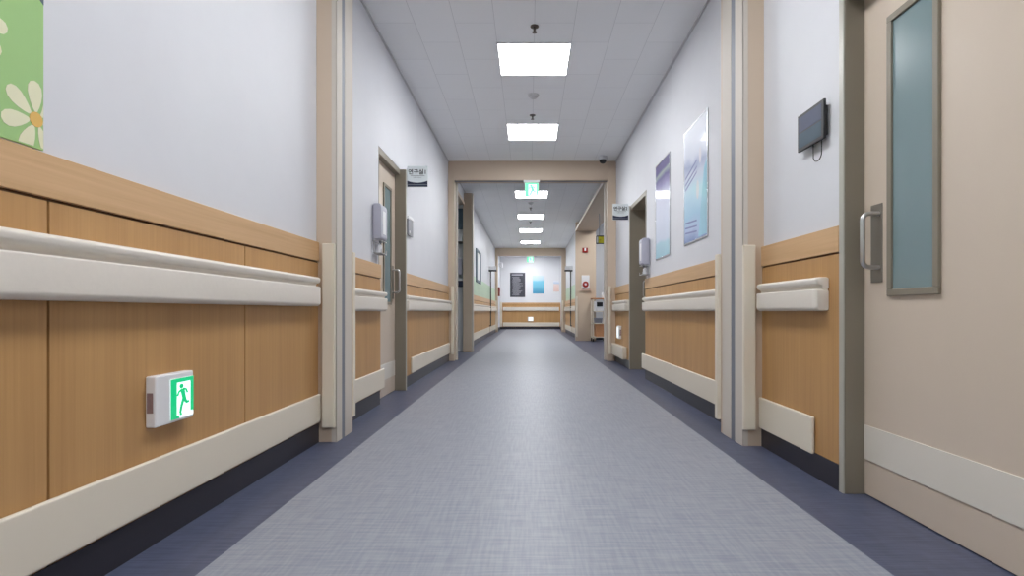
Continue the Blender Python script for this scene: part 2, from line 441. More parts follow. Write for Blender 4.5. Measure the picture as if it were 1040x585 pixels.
# right alcove: far pilaster, head lining
struct('pillar', box(1.13, 1.62, 13.4, 13.55, 0, ZC), M['tan'], bevel=0.004)
struct('beam', box(1.13, 1.62, 8.2, 13.4, 2.665, 2.70), M['tan'])
struct('beam', box(XR+TR, 1.62, 8.2, 13.4, 2.70, ZC), M['tan'])
trim(box(1.118, 1.13, 8.2, 13.45, 2.655, 2.72), M['tan_light'], bevel=0.002)
trim(box(1.118, 1.13, 13.39, 13.45, 0, 2.655), M['tan_light'], bevel=0.002)

# ------------------------------------------------------------------ doors
def make_door(n, s, y0, y1, ztop, d, far_x, near_x, leaf_th=0.04, head=True):
    """sliding ward door in a steel frame; handle towards the far jamb"""
    X = XL if s < 0 else XR
    P = X + s*d           # leaf face
    back = X + s*(TL if s < 0 else TR)
    r = sempty('door_%d' % n, (P, (y0+y1)/2, 0))
    # frame: far jamb faces down the corridor, near jamb, head
    struct('jamb', box(far_x, back, y1, y1+0.035, 0, ztop+0.045), M['olive'], r, bevel=0.002)
    struct('jamb', box(near_x, back, y0-0.035, y0, 0, ztop+0.045), M['olive'], r, bevel=0.002)
    struct('head_frame', box(near_x, back, y0, y1, ztop-0.005, ztop+0.045), M['olive'], r, bevel=0.002)
    struct('edge_strip', box(far_x-s*0.004, far_x, y1+0.004, y1+0.035, 0, ztop+0.045), M['olive_edge'], r)
    lf = MB(); lf.box(P, P+s*leaf_th, y0, y1, 0.005, ztop-0.004)
    leaf = struct('leaf', lf, M['leaf'], r)
    i = -s
    struct('kick_plate', box(P, P+i*0.004, y0+0.005, y1-0.003, 0.14, 0.275), M['kick'], leaf, bevel=0.001)
    ya, yb = y1-0.405, y1-0.150
    wf = MB(); z0, z1 = 0.775, 1.795; t = 0.025
    for bx in ((ya, yb, z0, z0+t), (ya, yb, z1-t, z1), (ya, ya+t, z0+t, z1-t), (yb-t, yb, z0+t, z1-t)):
        wf.box(P, P+i*0.012, *bx)
    struct('window_frame', wf, M['olive'], leaf, bevel=0.002)
    struct('glass_pane', box(P, P+i*0.004, ya+t, yb-t, z0+t, z1-t), M['frost'], leaf)
    struct('handle_plate', box(P, P+i*0.004, y1-0.112, y1-0.045, 0.829, 1.125), M['plate'], leaf, bevel=0.001)
    pts = []; hy = y1-0.095; pr = 0.066; za, zb = 0.885, 1.087; rr = 0.025
    pts.append((P+i*0.003, hy, za)); 
    for k in range(6):
        a = PI/2*k/5; pts.append((P+i*(pr-rr+rr*math.sin(a)), hy, za+rr-rr*math.cos(a)))
    for k in range(6):
        a = PI/2*k/5; pts.append((P+i*(pr-rr+rr*math.cos(a)), hy, zb-rr+rr*math.sin(a)))
    pts.append((P+i*0.003, hy, zb))
    struct('door_handle', MB().tube(pts, 0.0085, 14), M['steel'], leaf, smooth=True)
    return r
make_door(1, -1, D1[0]+0.0, D1[1], D1[2]-0.03, 0.05, -1.122, XL-0.002)
make_door(2, 1, D2[0], D2[1], D2[2], 0.068, 1.243, XR-0.006)
make_door(3, 1, D3[0], D3[1], D3[2]-0.02, 0.20, 1.238, XR-0.004)

# ------------------------------------------------------------------ handrails, bumpers, guards
def rounded(pts, r=0.008, n=4):
    """round the corners of a closed 2D outline"""
    out = []; N = len(pts)
    for k in range(N):
        p = Vector(pts[k]); a = Vector(pts[k-1]); b = Vector(pts[(k+1) % N])
        la, lb = (a-p).length, (b-p).length; q = min(r, la*0.45, lb*0.45)
        p0 = p+(a-p).normalized()*q; p1 = p+(b-p).normalized()*q
        for j in range(n+1):
            t = j/n; out.append(p0*(1-t)**2 + p*2*t*(1-t) + p1*t*t)
    return out

def handrail(X, i, a, b, z0, z1, label, group=None, axis='y'):
    t = thing('handrail', label, 'handrail', ((X, (a+b)/2, z0) if axis == 'y' else ((a+b)/2, X, z0)), group)
    h = z1 - z0
    crash = rounded([(0.012, z0), (0.052, z0), (0.066, z0+0.012), (0.066, z1-0.050), (0.012, z1-0.050)], 0.007)
    grip = rounded([(0.012, z1-0.054), (0.040, z1-0.054), (0.042, z1-0.036), (0.062, z1-0.030), (0.066, z1-0.008), (0.052, z1), (0.012, z1)], 0.008)
    def P(o, y, z): return (X+i*o, y, z) if axis == 'y' else (y, X+i*o, z)
    cap = 0.03
    for nm, prof, m in (('crash_panel', crash, M['railpanel']), ('grip_rail', grip, M['rail'])):
        build(nm, MB().loft([[P(o, y, z) for o, z in prof] for y in (a+cap, b-cap)]), m, t, smooth=True)
    mz = (z0+z1)/2
    back = MB().loft([[P(o, y, z) for o, z in [(0.0, z0+0.02), (0.013, z0+0.02), (0.013, z1-0.02), (0.0, z1-0.02)]] for y in (a+0.01, b-0.01)])
    build('wall_bracket', back, M['railpanel'], t)
    for e0, e1 in ((a+cap, a), (b-cap, b)):
        c = MB()
        for prof in (crash, grip):
            cz = sum(q[1] for q in prof)/len(prof)
            rings = []
            for f, k in ((0, 1.0), (0.45, 0.995), (0.75, 0.96), (0.93, 0.88), (1.0, 0.78)):
                y = e0 + (e1-e0)*f
                rings.append([P(0.012+(o-0.012)*k, y, cz+(z-cz)*(0.5+k/2)) for o, z in prof])
            c.loft(rings)
        build('end_cap', c, M['rail'], t, smooth=True)
    return t

def bumper(X, i, a, b, label, th=0.03, z0=0.115, z1=0.268, axis='y', group=None):
    """low crash board on the wall"""
    if axis == 'y': m = box(X+i*0.013, X+i*th, a, b, z0, z1); s2 = box(X+i*0.0, X+i*0.014, a+0.03, b-0.03, z0+0.03, z1-0.03)
    else: m = box(a, b, X+i*0.013, X+i*th, z0, z1); s2 = box(a+0.03, b-0.03, X, X+i*0.014, z0+0.03, z1-0.03)
    t = thing('bumper_rail', label, 'bumper rail', ((X, (a+b)/2, z0) if axis == 'y' else ((a+b)/2, X, z0)), group)
    build('crash_board', m, M['bumper'], t, bevel=0.006, seg=3)
    build('fixing_batten', s2, M['bumper'], t)
    return t

def guard(x0, x1, y0, y1, z0, z1, label):
    return tag(build('corner_guard', box(x0, x1, y0, y1, z0, z1), M['bumper'], bevel=0.006, seg=3), label, 'corner guard')

handrail(XL, 1, YB+0.05, 2.93, 0.745, 0.90, 'long cream handrail above the low lit exit light')
handrail(XL, 1, 3.36, 4.31, 0.72, 0.868, 'short cream handrail under the left sanitizer, beside the slightly recessed beige door')
handrail(XL, 1, 5.08, 7.9, 0.72, 0.868, 'cream handrail between the beige left door and the cased glass entrance')
handrail(XL, 1, 10.05, 15.9, 0.72, 0.868, 'cream handrail under the pale green band and blue-framed picture')
handrail(XL, 1, 16.1, 18.85, 0.72, 0.868, 'cream handrail beyond the slim dark post, left wall near the corridor end')
handrail(XR, -1, YB+0.05, 0.98, 0.72, 0.862, 'cream handrail on the near side of the large beige door')
handrail(XR, -1, 2.283, 2.89, 0.72, 0.862, 'very short cream handrail stub beside the large beige door')
handrail(XR, -1, 3.30, 5.82, 0.72, 0.862, 'long cream handrail beneath the two glossy posters')
handrail(XR, -1, 6.86, 7.9, 0.72, 0.862, 'short cream handrail over the small white wall light')
handrail(XR, -1, 13.6, 15.9, 0.72, 0.862, 'cream handrail between the fire alarm pillar and the right dark post')
handrail(XR, -1, 16.1, 18.85, 0.72, 0.862, 'cream handrail beyond the right dark post near the corridor end')
handrail(YE, -1, -1.05, XR-0.07, 0.73, 0.88, 'cream handrail across the end wall below the posters', axis='x')

bumper(XL, 1, YB+0.05, 3.02, 'long cream bumper board low under the lit exit light')
bumper(XL, 1, 3.35, 4.35, 'short cream bumper board ending at the recessed beige left door')
bumper(XL, 1, 5.38, 7.97, 'cream bumper board between the beige left door and cased glass entrance')
bumper(XL, 1, 10.3, 15.9, 'cream bumper board low below the pale green band')
bumper(XL, 1, 16.1, 18.88, 'cream bumper board on the left wall beyond the slim dark post')
bumper(XR, -1, YB+0.05, 0.98, 'cream bumper board on the near side of the large beige door')
bumper(XR, -1, 2.39, 2.94, 'very short thick cream bumper board beside the large beige door', z0=0.10, z1=0.262)
bumper(XR, -1, 3.30, 6.0, 'long cream bumper board low beneath the two glossy posters', z0=0.105, z1=0.262)
bumper(XR, -1, 7.0, 7.94, 'short cream bumper board under the small white wall light', th=0.07, z0=0.105, z1=0.262)
bumper(XR, -1, 13.6, 15.9, 'cream bumper board between the fire alarm pillar and the right dark post')
bumper(XR, -1, 16.1, 18.88, 'cream bumper board beyond the right dark post near the corridor end')
bumper(YE, -1, -1.05, XR-0.04, 'cream bumper board along the foot of the end wall', axis='x')

guard(-1.132, -1.063, 3.004, 3.03, 0.083, 1.089, 'cream vertical guard on the front of the left near pillar')
guard(-1.085, -1.052, 3.31, 3.345, 0.085, 1.075, 'cream vertical guard on the far corner of the left near pillar')
guard(1.134, 1.199, 2.914, 2.94, 0.090, 1.071, 'cream vertical guard on the front of the right near pillar')
guard(1.118, 1.146, 3.28, 3.325, 0.075, 1.06, 'cream vertical guard on the far corner of the right near pillar')
guard(-1.125, -1.085, 7.925, 7.95, 0.10, 1.08, 'cream vertical guard low on the left pillar under the beam with the dome camera')
guard(1.135, 1.175, 7.925, 7.95, 0.10, 1.08, 'cream vertical guard low on the right pillar under the beam with the dome camera')
guard(1.135, 1.175, 13.375, 13.4, 0.10, 1.08, 'cream vertical guard low on the pillar with the fire alarm')
guard(-1.16, -1.10, 18.87, 18.9, 0.08, 1.08, 'cream vertical guard on the left pillar of the furthest beam')
guard(1.12, 1.17, 18.87, 18.9, 0.08, 1.08, 'cream vertical guard on the right pillar of the furthest beam')
guard(-1.165, -1.09, YE-0.05, YE-0.02, 0.10, 1.08, 'cream vertical guard in the left corner of the end wall')

# ------------------------------------------------------------------ ceiling fittings
def panel(x, y, label, w_=0.6):
    t = thing('ceiling_light', label, 'ceiling light', (x, y, ZC-0.012), 'square ceiling light panels')
    h = w_/2; f = MB(); k = 0.008
    for bx in ((x-h, x+h, y-h, y-h+k), (x-h, x+h, y+h-k, y+h), (x-h, x-h+k, y-h+k, y+h-k), (x+h-k, x+h, y-h+k, y+h-k)):
        f.box(*bx, ZC-0.012, ZC)
    build('frame', f, M['lampframe'], t)
    build('diffuser', box(x-h+k, x+h-k, y-h+k, y+h-k, ZC-0.008, ZC-0.001), M['diffuser'], t)
CX = 0.04
for y, lb in ((4.74, 'nearest and largest square ceiling light panel, next to a dark sprinkler'),
              (6.65, 'second square ceiling light panel, just before the tan beam with the exit sign'),
              (10.2, 'square ceiling light panel seen directly behind the hanging green exit sign'),
              (12.6, 'square ceiling light panel just beyond the hanging exit sign, first below it'),
              (14.75, 'square ceiling light panel, last but one before the furthest beam'),
              (17.3, 'square ceiling light panel nearest the furthest beam'),
              (19.75, 'square ceiling light panel just beyond the furthest beam'),
              (20.95, 'hidden extra ceiling light panel added to brighten the end wall posters'),  # extra panel hidden behind the beam, added to lift the end wall brightness
              (2.15, 'square ceiling light panel over the near pillars'),
              (0.1, 'square ceiling light panel above the large beige door'),
              (-2.0, 'square ceiling light panel over the start of the long handrail')):
    panel(CX, y, lb)
panel(-1.9, 9.2, 'small unseen ceiling light panel added to brighten the side room by the glass entrance', 0.2)  # out-of-view fill panel, kept small, added to brighten the side room
panel(2.1, 12.4, 'square ceiling light panel inside the side alcove with the cart')

def sprinkler(x, y, label):
    t = thing('sprinkler', label, 'sprinkler', (x, y, ZC-0.05))
    build('collar', MB().lathe((x, y, ZC), [(0.032, 0), (0.032, -0.006), (0.02, -0.010)], n=20), M['bronze'], t, smooth=True)
    b = MB().lathe((x, y, ZC), [(0.010, -0.008), (0.010, -0.03), (0.006, -0.034), (0.006, -0.045)], n=12)
    build('nozzle', b, M['bronze'], t, smooth=True)
    build('deflector', MB().lathe((x, y, ZC), [(0.018, -0.044), (0.018, -0.048)], n=16), M['bronze'], t)
sprinkler(0.04, 4.19, 'bronze ceiling sprinkler in front of the nearest light panel')
sprinkler(0.035, 6.09, 'bronze ceiling sprinkler between the two nearest light panels')
sprinkler(0.03, 11.55, 'small ceiling sprinkler just past the first beam')
sprinkler(0.03, 13.4, 'small ceiling sprinkler between the far light panels')
def detector(x, y, label):
    t = thing('smoke_detector', label, 'smoke detector', (x, y, ZC-0.04))
    build('base_ring', MB().lathe((x, y, ZC), [(0.055, 0), (0.055, -0.012), (0.048, -0.016)], n=28), M['detector'], t, smooth=True)
    build('dome_head', MB().lathe((x, y, ZC), [(0.038, -0.014), (0.036, -0.03), (0.022, -0.038)], n=24), M['detector'], t, smooth=True)
detector(0.042, 5.52, 'flat white smoke detector between the two nearest light panels')
detector(0.03, 11.0, 'flat white smoke detector on the ceiling beyond the first beam')

t = thing('security_camera', 'small dome camera with black bubble on the ceiling before the beam', 'camera', (1.03, 7.72, ZC-0.1))
build('housing', MB().lathe((1.03, 7.72, ZC), [(0.062, 0), (0.064, -0.03), (0.060, -0.045), (0.052, -0.05)], n=28), M['detector'], t, smooth=True)
build('dome', MB().lathe((1.03, 7.72, ZC-0.048), [(0.050, 0), (0.048, -0.02), (0.038, -0.038), (0.022, -0.05), (0.006, -0.054)], n=28), M['black'], t, smooth=True)

# ------------------------------------------------------------------ exit lights
def man(mbg, mbw, O, U, V, N, th=0.0012):
    """running figure pictogram on a unit square mapped to the plate O + u*U + v*V"""
    O, U, V, N = map(Vector, (O, U, V, N))
    P = lambda u, v, k=0: O + U*u + V*v + N*(th*k)
    R = lambda mb, u0, u1, v0, v1, k: mb.poly([P(u0, v0, k), P(u1, v0, k), P(u1, v1, k), P(u0, v1, k)], N*th)
    R(mbw, 0.0, 1.0, 0.0, 1.0, 0)
    R(mbg, 0.0, 0.25, 0.0, 1.0, 1); R(mbg, 0.25, 1.0, 0.90, 1.0, 1); R(mbg, 0.87, 1.0, 0.12, 0.9, 1)
    R(mbg, 0.25, 0.36, 0.0, 0.06, 1)
    mbg.poly([P(0.46+0.085*math.cos(a*PI/8), 0.795+0.06*math.sin(a*PI/8), 1) for a in range(16)], N*th)
    def limb(pts, w0, w1):
        for k in range(len(pts)-1):
            (u0, v0), (u1, v1) = pts[k], pts[k+1]
            d = Vector((u1-u0, (v1-v0)*1.4)); n = Vector((-d.y, d.x)).normalized()
            a = w0 + (w1-w0)*k/len(pts); b = w0 + (w1-w0)*(k+1)/len(pts)
            mbg.poly([P(u0-n.x*a, v0-n.y*a/1.4, 1), P(u0+n.x*a, v0+n.y*a/1.4, 1), P(u1+n.x*b, v1+n.y*b/1.4, 1), P(u1-n.x*b, v1-n.y*b/1.4, 1)], N*th)
    limb([(0.50, 0.72), (0.58, 0.48)], 0.085, 0.07)
    limb([(0.48, 0.71), (0.34, 0.66), (0.29, 0.56)], 0.035, 0.03)
    limb([(0.53, 0.72), (0.66, 0.70), (0.73, 0.60)], 0.035, 0.03)
    limb([(0.60, 0.50), (0.66, 0.36), (0.80, 0.37)], 0.055, 0.03)
    limb([(0.55, 0.48), (0.45, 0.28), (0.40, 0.12), (0.47, 0.07)], 0.055, 0.03)

def exit_low(X, s, y0, y1, z0, z1, label, plain=False):
    """shallow white box on the wall; lit pictogram in its far part; s = inward direction"""
    t = thing('exit_light', label, 'exit light', (X, (y0+y1)/2, z0))
    th = 0.032
    build('housing', box(X+s*0.010 if False else X, X+s*th, y0, y1, z0, z1), M['white'], t, bevel=0.005, seg=3)
    f = X+s*th
    g, w_ = MB(), MB()
    ya = y0 + (y1-y0)*0.36
    man(g, w_, (f, ya, z0+0.010), (0, y1-0.004-ya, 0), (0, 0, z1-z0-0.028), (s, 0, 0))
    pl = build('lit_plate', w_, M['exit_white'], t)
    if not plain: build('pictogram', g, M['exit_green'], pl)
    build('lens', box(X+s*0.006, X+s*(th-0.008), y0-0.0015, y0, z0+0.045, z1-0.05), M['lens'], t)
    return t
exit_low(XL+0.010, 1, 1.665, 1.853, 0.366, 0.522, 'low white emergency exit light with a green running figure on near wood panelling')
exit_low(XR-0.010, -1, 7.42, 7.62, 0.346, 0.522, 'small white exit light seen edge-on above the short right bumper board', plain=True)
# end wall low light
t = thing('exit_light', 'tiny white glowing exit light low in the middle of the end wall', 'exit light', (0.05, YE-0.01, 0.32))
build('housing', box(-0.06, 0.16, YE-0.045, YE-0.010, 0.32, 0.49), M['white'], t, bevel=0.004)
g, w_ = MB(), MB(); man(g, w_, (0.0, YE-0.046, 0.335), (0.14, 0, 0), (0, 0, 0.14), (0, -1, 0))
pl = build('lit_plate', w_, M['exit_white'], t)

def exit_hang(y, x, ztop, zb, w_, label, brk=True):
    t = thing('exit_sign', label, 'exit sign', (x, y, zb))
    build('mount', box(x-w_*0.62, x+w_*0.62, y-0.03, y+0.03, ztop-0.035, ztop), M['white'], t, bevel=0.004)
    build('housing', box(x-w_/2-0.006, x+w_/2+0.006, y-0.012, y+0.012, zb, ztop-0.033), M['white'], t, bevel=0.003)
    g, p = MB(), MB(); man(g, p, (x-w_/2, y-0.0125, zb+0.006), (w_, 0, 0), (0, 0, ztop-0.045-zb), (0, -1, 0))
    pl = build('lit_plate', p, M['exit_white_hi'], t); build('pictogram', g, M['exit_green_hi'], pl)
exit_hang(7.98, 0.035, 2.61, 2.375, 0.19, 'glowing green exit sign hanging under the first tan beam')
exit_hang(18.95, 0.03, 2.62, 2.40, 0.22, 'small faint green exit sign under the furthest beam')

# ------------------------------------------------------------------ room signs projecting from the walls
def room_sign(x0, x1, y, z0, z1, txt, label, wall_x):
    t = thing('room_sign', label, 'sign', ((x0+x1)/2, y, z0))
    w_, h = x1-x0, z1-z0
    build('plate', box(x0, x1, y, y+0.012, z0, z1), M['paperwhite'], t, bevel=0.002)
    # navy curved foot with a thin light line
    f = y-0.0008; n = 14; pts = [(x0+0.002, f, z0+0.004), (x1-0.002, f, z0+0.004)]
    for k in range(n+1):
        u = k/n; pts.append((x1-0.002-(w_-0.004)*u, f, z0+h*(0.21+0.09*abs(2*u-1)**2)))
    b = MB(); b.poly(pts, (0, 0.0015, 0)); band = build('foot_band', b, M['navy'], t)
    build('band_line', box(x0+0.004, x1-0.004, y-0.0016, y-0.0006, z0+h*0.10, z0+h*0.13), M['greyp'], t)
    cx = (x0+x1)/2
    text('lettering', txt, h*0.27, (cx, y-0.001, z0+h*0.70), (1, 0, 0), (0, 0, 1), M['ink'], t, bold=0.0012)
    build('rule_line', box(x0+w_*0.16, x1-w_*0.14, y-0.001, y, z0+h*0.525, z0+h*0.54), M['ink'], t)
    text('small_lettering', 'Laboratory', h*0.09, (cx, y-0.001, z0+h*0.46), (1, 0, 0), (0, 0, 1), M['inkgrey'], t)
    sx = x0 if abs(x0-wall_x) < abs(x1-wall_x) else x1
    build('wall_bracket', box(wall_x, sx+(0.002 if sx == x0 else -0.002), y+0.002, y+0.010, z0+0.02, z1-0.02), M['alu'], t)
room_sign(-1.165, -0.968, 5.26, 1.903, 2.105, '\uc5f0\uad6c\uc2e41', 'square room sign with navy foot and Korean lettering beside the left beige door', XL)
room_sign(1.05, 1.248, 6.94, 1.868, 2.070, '\uc5f0\uad6c\uc2e42', 'square room sign with navy foot and Korean lettering past the dark right doorway', XR)

# ------------------------------------------------------------------ tablets
def tablet(X, i, y0, y1, z0, z1, label, cable=True, th=0.03):
    t = thing('wall_tablet', label, 'tablet', (X, (y0+y1)/2, z0))
    build('wall_mount', box(X, X+i*(th-0.010), y0+0.02, y1-0.03, z0+0.02, z1-0.02), M['black'], t, bevel=0.003)
    build('casing', box(X+i*(th-0.012), X+i*th, y0, y1, z0, z1), M['black'], t, bevel=0.003, seg=3)
    zm = z0+(z1-z0)*0.50
    build('screen', box(X+i*th, X+i*(th+0.001), y0+0.018, y1-0.014, zm+0.002, z1-0.014), M['screen'], t)
    build('screen', box(X+i*th, X+i*(th+0.001), y0+0.018, y1-0.014, z0+0.014, zm-0.004), M['screen2'], t)
    if cable:
        ya, yb = y0+0.045, y0+0.115; pts = [(X+i*0.012, ya, z0+0.025), (X+i*0.014, ya, z0)]
        for k in range(1, 12):
            a = PI*k/12; pts.append((X+i*0.014, (ya+yb)/2-(yb-ya)/2*math.cos(a), z0-0.045-0.030*math.sin(a)))
        pts += [(X+i*0.014, yb, z0), (X+i*0.012, yb, z0+0.025)]
        build('cable', MB().tube(pts, 0.0022, 8), M['black'], t, smooth=True)
tablet(XR, -1, 2.289, 2.511, 1.440, 1.605, 'black wall tablet with a looped cable beside the large beige door')
t = thing('card_reader', 'small dark and silver wall terminal beside the beige left door', 'wall terminal', (XL, 5.33, 1.443))
build('backplate', box(XL, XL+0.012, 5.23, 5.42, 1.45, 1.62), M['black'], t, bevel=0.002)
build('body', box(XL+0.010, XL+0.026, 5.225, 5.43, 1.443, 1.60), M['greyp'], t, bevel=0.004)
build('hood', box(XL, XL+0.032, 5.22, 5.44, 1.60, 1.628), M['white'], t, bevel=0.004)
build('button', MB().lathe((XL+0.026, 5.27, 1.475), [(0.014, 0), (0.014, 0.004)], 'x', 16), M['white'], t)

# ------------------------------------------------------------------ sanitizer dispensers
def dispenser(X, i, y0, y1, z0, z1, label, d=0.085):
    t = thing('sanitizer_dispenser', label, 'dispenser', (X, (y0+y1)/2, z0))
    zb = z1-(z1-z0)*0.715
    build('backplate', box(X, X+i*0.012, y0+0.01, y1-0.01, zb-0.02, z1-0.01), M['lilac'], t, bevel=0.003)
    c = MB(); prof = [(0.010, zb), (d*0.9, zb), (d, zb+0.02), (d, z1-0.025), (d*0.86, z1), (0.010, z1)]
    pr = rounded(prof, 0.01)
    c.loft([[(X+i*o, y, z) for o, z in pr] for y in (y0, y1)])
    build('cover', c, M['lilac'], t, bevel=0.004)
    build('front_strip', box(X+i*d, X+i*(d+0.002), y0+0.045, y1-0.045, zb+0.04, z1-0.05), M['white'], t)
    build('nozzle', MB().lathe((X+i*d*0.6, (y0+y1)/2, zb), [(0.012, 0.002), (0.012, -0.02), (0.006, -0.026), (0.006, -0.035)], 'z', 14), M['greyp'], t, smooth=True)
    k = 0.0032; w = MB()
    for zz in (z0, zb-0.012):
        w.tube([(X, y0+0.01, zz), (X+i*d*0.95, y0+0.01, zz), (X+i*d*0.95, y1-0.01, zz), (X, y1-0.01, zz)], k, 8)
    for yy in (y0+0.01, y1-0.01):
        w.tube([(X+i*0.012, yy, z0), (X+i*0.012, yy, zb)], k, 8)
        w.tube([(X+i*d*0.95, yy, z0), (X+i*d*0.95, yy, z0+0.03)], k, 8)
    build('wire_holder', w, M['steel'], t, smooth=True)
    build('drip_tray', box(X+i*0.008, X+i*d*0.95, y0+0.012, y1-0.012, z0-0.004, z0+0.006), M['greyp'], t, bevel=0.002)
    b = MB().lathe((X+i*d*0.45, (y0+y1)/2, z0+0.006), [(0.022, 0), (0.022, 0.055), (0.010, 0.065), (0.010, 0.072)], 'z', 16)
    build('bottle', b, M['white'], t, smooth=True)
dispenser(XL, 1, 4.10, 4.27, 1.154, 1.524, 'grey sanitizer dispenser over the short left handrail, beside the beige left door', 0.07)
dispenser(XR, -1, 5.70, 5.86, 1.10, 1.478, 'grey sanitizer dispenser beside the dark right doorway and posters', 0.085)

# ------------------------------------------------------------------ posters
def wall_poster(X, i, y0, y1, z0, z1, m, label, th=0.008, frame=M['alu']):
    t = thing('poster', label, 'poster', (X, (y0+y1)/2, z0))
    f = MB(); k = 0.012
    f.box(X, X+i*0.004, y0, y1, z0, z1)
    for bx in ((y0, y1, z0, z0+k), (y0, y1, z1-k, z1), (y0, y0+k, z0+k, z1-k), (y1-k, y1, z0+k, z1-k)): f.box(X, X+i*th, *bx)
    build('frame', f, frame, t, bevel=0.001)
    build('print', box(X+i*0.004, X+i*0.006, y0+k, y1-k, z0+k, z1-k), m, t)
    return t
pw = srgb(222, 228, 240)
mA = poster_mat('poster_navy_top', [(0.0, srgb(150, 196, 214)), (0.14, srgb(170, 208, 222)), (0.17, srgb(205, 214, 232)), (0.6, srgb(205, 208, 228)), (0.68, srgb(140, 132, 182)), (0.74, srgb(78, 72, 138)), (0.79, srgb(150, 166, 160)), (0.82, srgb(70, 62, 126))], 0.10)
mB = poster_mat('poster_pale_blue', [(0.0, srgb(110, 130, 186)), (0.10, srgb(170, 190, 224)), (0.2, srgb(158, 200, 226)), (0.38, srgb(184, 214, 230)), (0.52, srgb(200, 208, 226)), (0.60, srgb(160, 172, 206)), (0.66, srgb(206, 212, 228)), (0.88, srgb(222, 226, 236))], 0.22)
wall_poster(XR, -1, 4.885, 5.434, 1.22, 2.138, mA, 'glossy poster with a purple top and pale blue foot beside the dark doorway')
pB = wall_poster(XR, -1, 3.85, 4.437, 1.245, 2.143, mB, 'pale blue glossy poster with slanting violet lines above the long right handrail, nearer the pillar')
# slanting figure-like shapes on the pale blue poster
f = XR-0.0066
g = MB(); g.poly([(f, 3.87, 1.27), (f, 4.06, 1.27), (f, 4.02, 1.42), (f, 3.97, 1.60), (f, 3.93, 1.75), (f, 3.87, 1.80)], (0.0005, 0, 0))
build('blue_panel', g, mat('poster_cyan_figure', srgb(140, 196, 218), 0.3, coat=0.35, var=0.1, grain=(4, 4, 4)), pB)
g = MB()
for z in (1.33, 1.37, 1.41): g.poly([(f, 4.10, z-0.02), (f, 4.40, z), (f, 4.40, z+0.012), (f, 4.10, z-0.008)], (0.0005, 0, 0))
for z in (1.70, 1.74, 1.79): g.poly([(f, 4.10, z+0.05), (f, 4.40, z-0.03), (f, 4.40, z-0.015), (f, 4.10, z+0.062)], (0.0005, 0, 0))
build('printed_lines', g, mat('poster_violet_ink', srgb(120, 124, 178), 0.45, coat=0.35, var=0.05), pB)
g = MB(); g.poly([(f, 4.08+0.035*math.cos(k*PI/8), 1.62+0.07*math.sin(k*PI/8)) for k in range(16)], (0.0005, 0, 0))
g.poly([(f, 4.02+0.03*math.cos(k*PI/8), 1.86+0.06*math.sin(k*PI/8)) for k in range(16)], (0.0005, 0, 0))
build('printed_face', g, mat('poster_blush', srgb(212, 210, 220), 0.45, coat=0.35, var=0.05), pB)

# green flower board at the left edge
t = thing('flower_board', 'green wall board with cream daisies on the near left wall', 'wall board', (XL, 0.86, 1.104))
build('board', box(XL+0.002, XL+0.006, 0.40, 1.322, 1.104, 2.1), M['green'], t, bevel=0.001)
def daisy(cy, cz, R, rot, clip=1.320):
    p = MB(); X0 = XL+0.0062
    for k in range(7):
        a = rot + 2*PI*k/7; n = 14; pts = []
        for j in range(n):
            q = 2*PI*j/n; lu = R*(0.60+0.42*math.cos(q)); lv = R*0.20*math.sin(q)*(1+0.45*math.cos(q))
            y = cy + lu*math.cos(a)-lv*math.sin(a); z = cz + lu*math.sin(a)+lv*math.cos(a)
            pts.append((X0, min(y, clip), max(z, 1.108)))
        p.poly(pts, (0.0006, 0, 0))
    pe = build('daisy', p, M['petal'], t)
    build('flower_centre', MB().lathe((X0, cy, cz), [(R*0.20, 0), (R*0.20, 0.0012)], 'x', 18), M['pollen'], pe)
daisy(1.301, 1.172, 0.088, 1.62)
daisy(1.150, 1.335, 0.080, 0.2)
daisy(0.80, 1.62, 0.09, 0.9); daisy(0.62, 1.25, 0.08, 0.4)
g = MB(); g.poly([(XL+0.0064, 1.321, 1.452), (XL+0.0064, 1.321, 1.60), (XL+0.0064, 1.20, 1.60), (XL+0.0064, 1.25, 1.50)], (0.0006, 0, 0))
build('slate_leaf', g, M['slate'], t)

# end wall posters
def end_panel(name, x0, x1, z0, z1, m, label, th=0.012):
    t = thing(name, label, 'poster', ((x0+x1)/2, YE, z0))
    build('sheet', box(x0, x1, YE-th, YE-0.004, z0, z1), m, t, bevel=0.002)
    return t
t = end_panel('notice_board', -0.765, -0.165, 1.28, 2.25, M['posterdark'], 'charcoal notice board with rows of white text on the end wall', 0.014)
lines = MB(); lines.box(-0.70, -0.26, YE-0.0155, YE-0.014, 2.15, 2.19)
for k in range(18):
    z = 2.07-k*0.042; xx = -0.68 + random.uniform(0, 0.03); lines.box(xx, xx+random.uniform(0.25, 0.42), YE-0.0155, YE-0.014, z, z+0.012)
build('text_lines', lines, mat('notice_ink', srgb(175, 175, 184), 0.6, var=0.02), t)
m_b = poster_mat('poster_blue_fade', [(0.0, srgb(60, 140, 178)), (0.3, srgb(110, 184, 210)), (0.48, srgb(120, 196, 220)), (0.56, srgb(186, 214, 228)), (0.75, srgb(212, 226, 236))], 0.12, coat=0.2)
end_panel('poster', 0.14, 0.60, 1.42, 2.13, m_b, 'pale poster with a blue lower half in the middle of the end wall')
m_p = poster_mat('poster_peach', [(0.0, srgb(222, 190, 178)), (0.28, srgb(226, 206, 200)), (0.33, srgb(190, 210, 230)), (0.4, srgb(225, 228, 235))], 0.12, coat=0.2)
end_panel('poster', 0.97, 1.19, 1.50, 1.94, m_p, 'small white and peach poster in the right corner of the end wall')

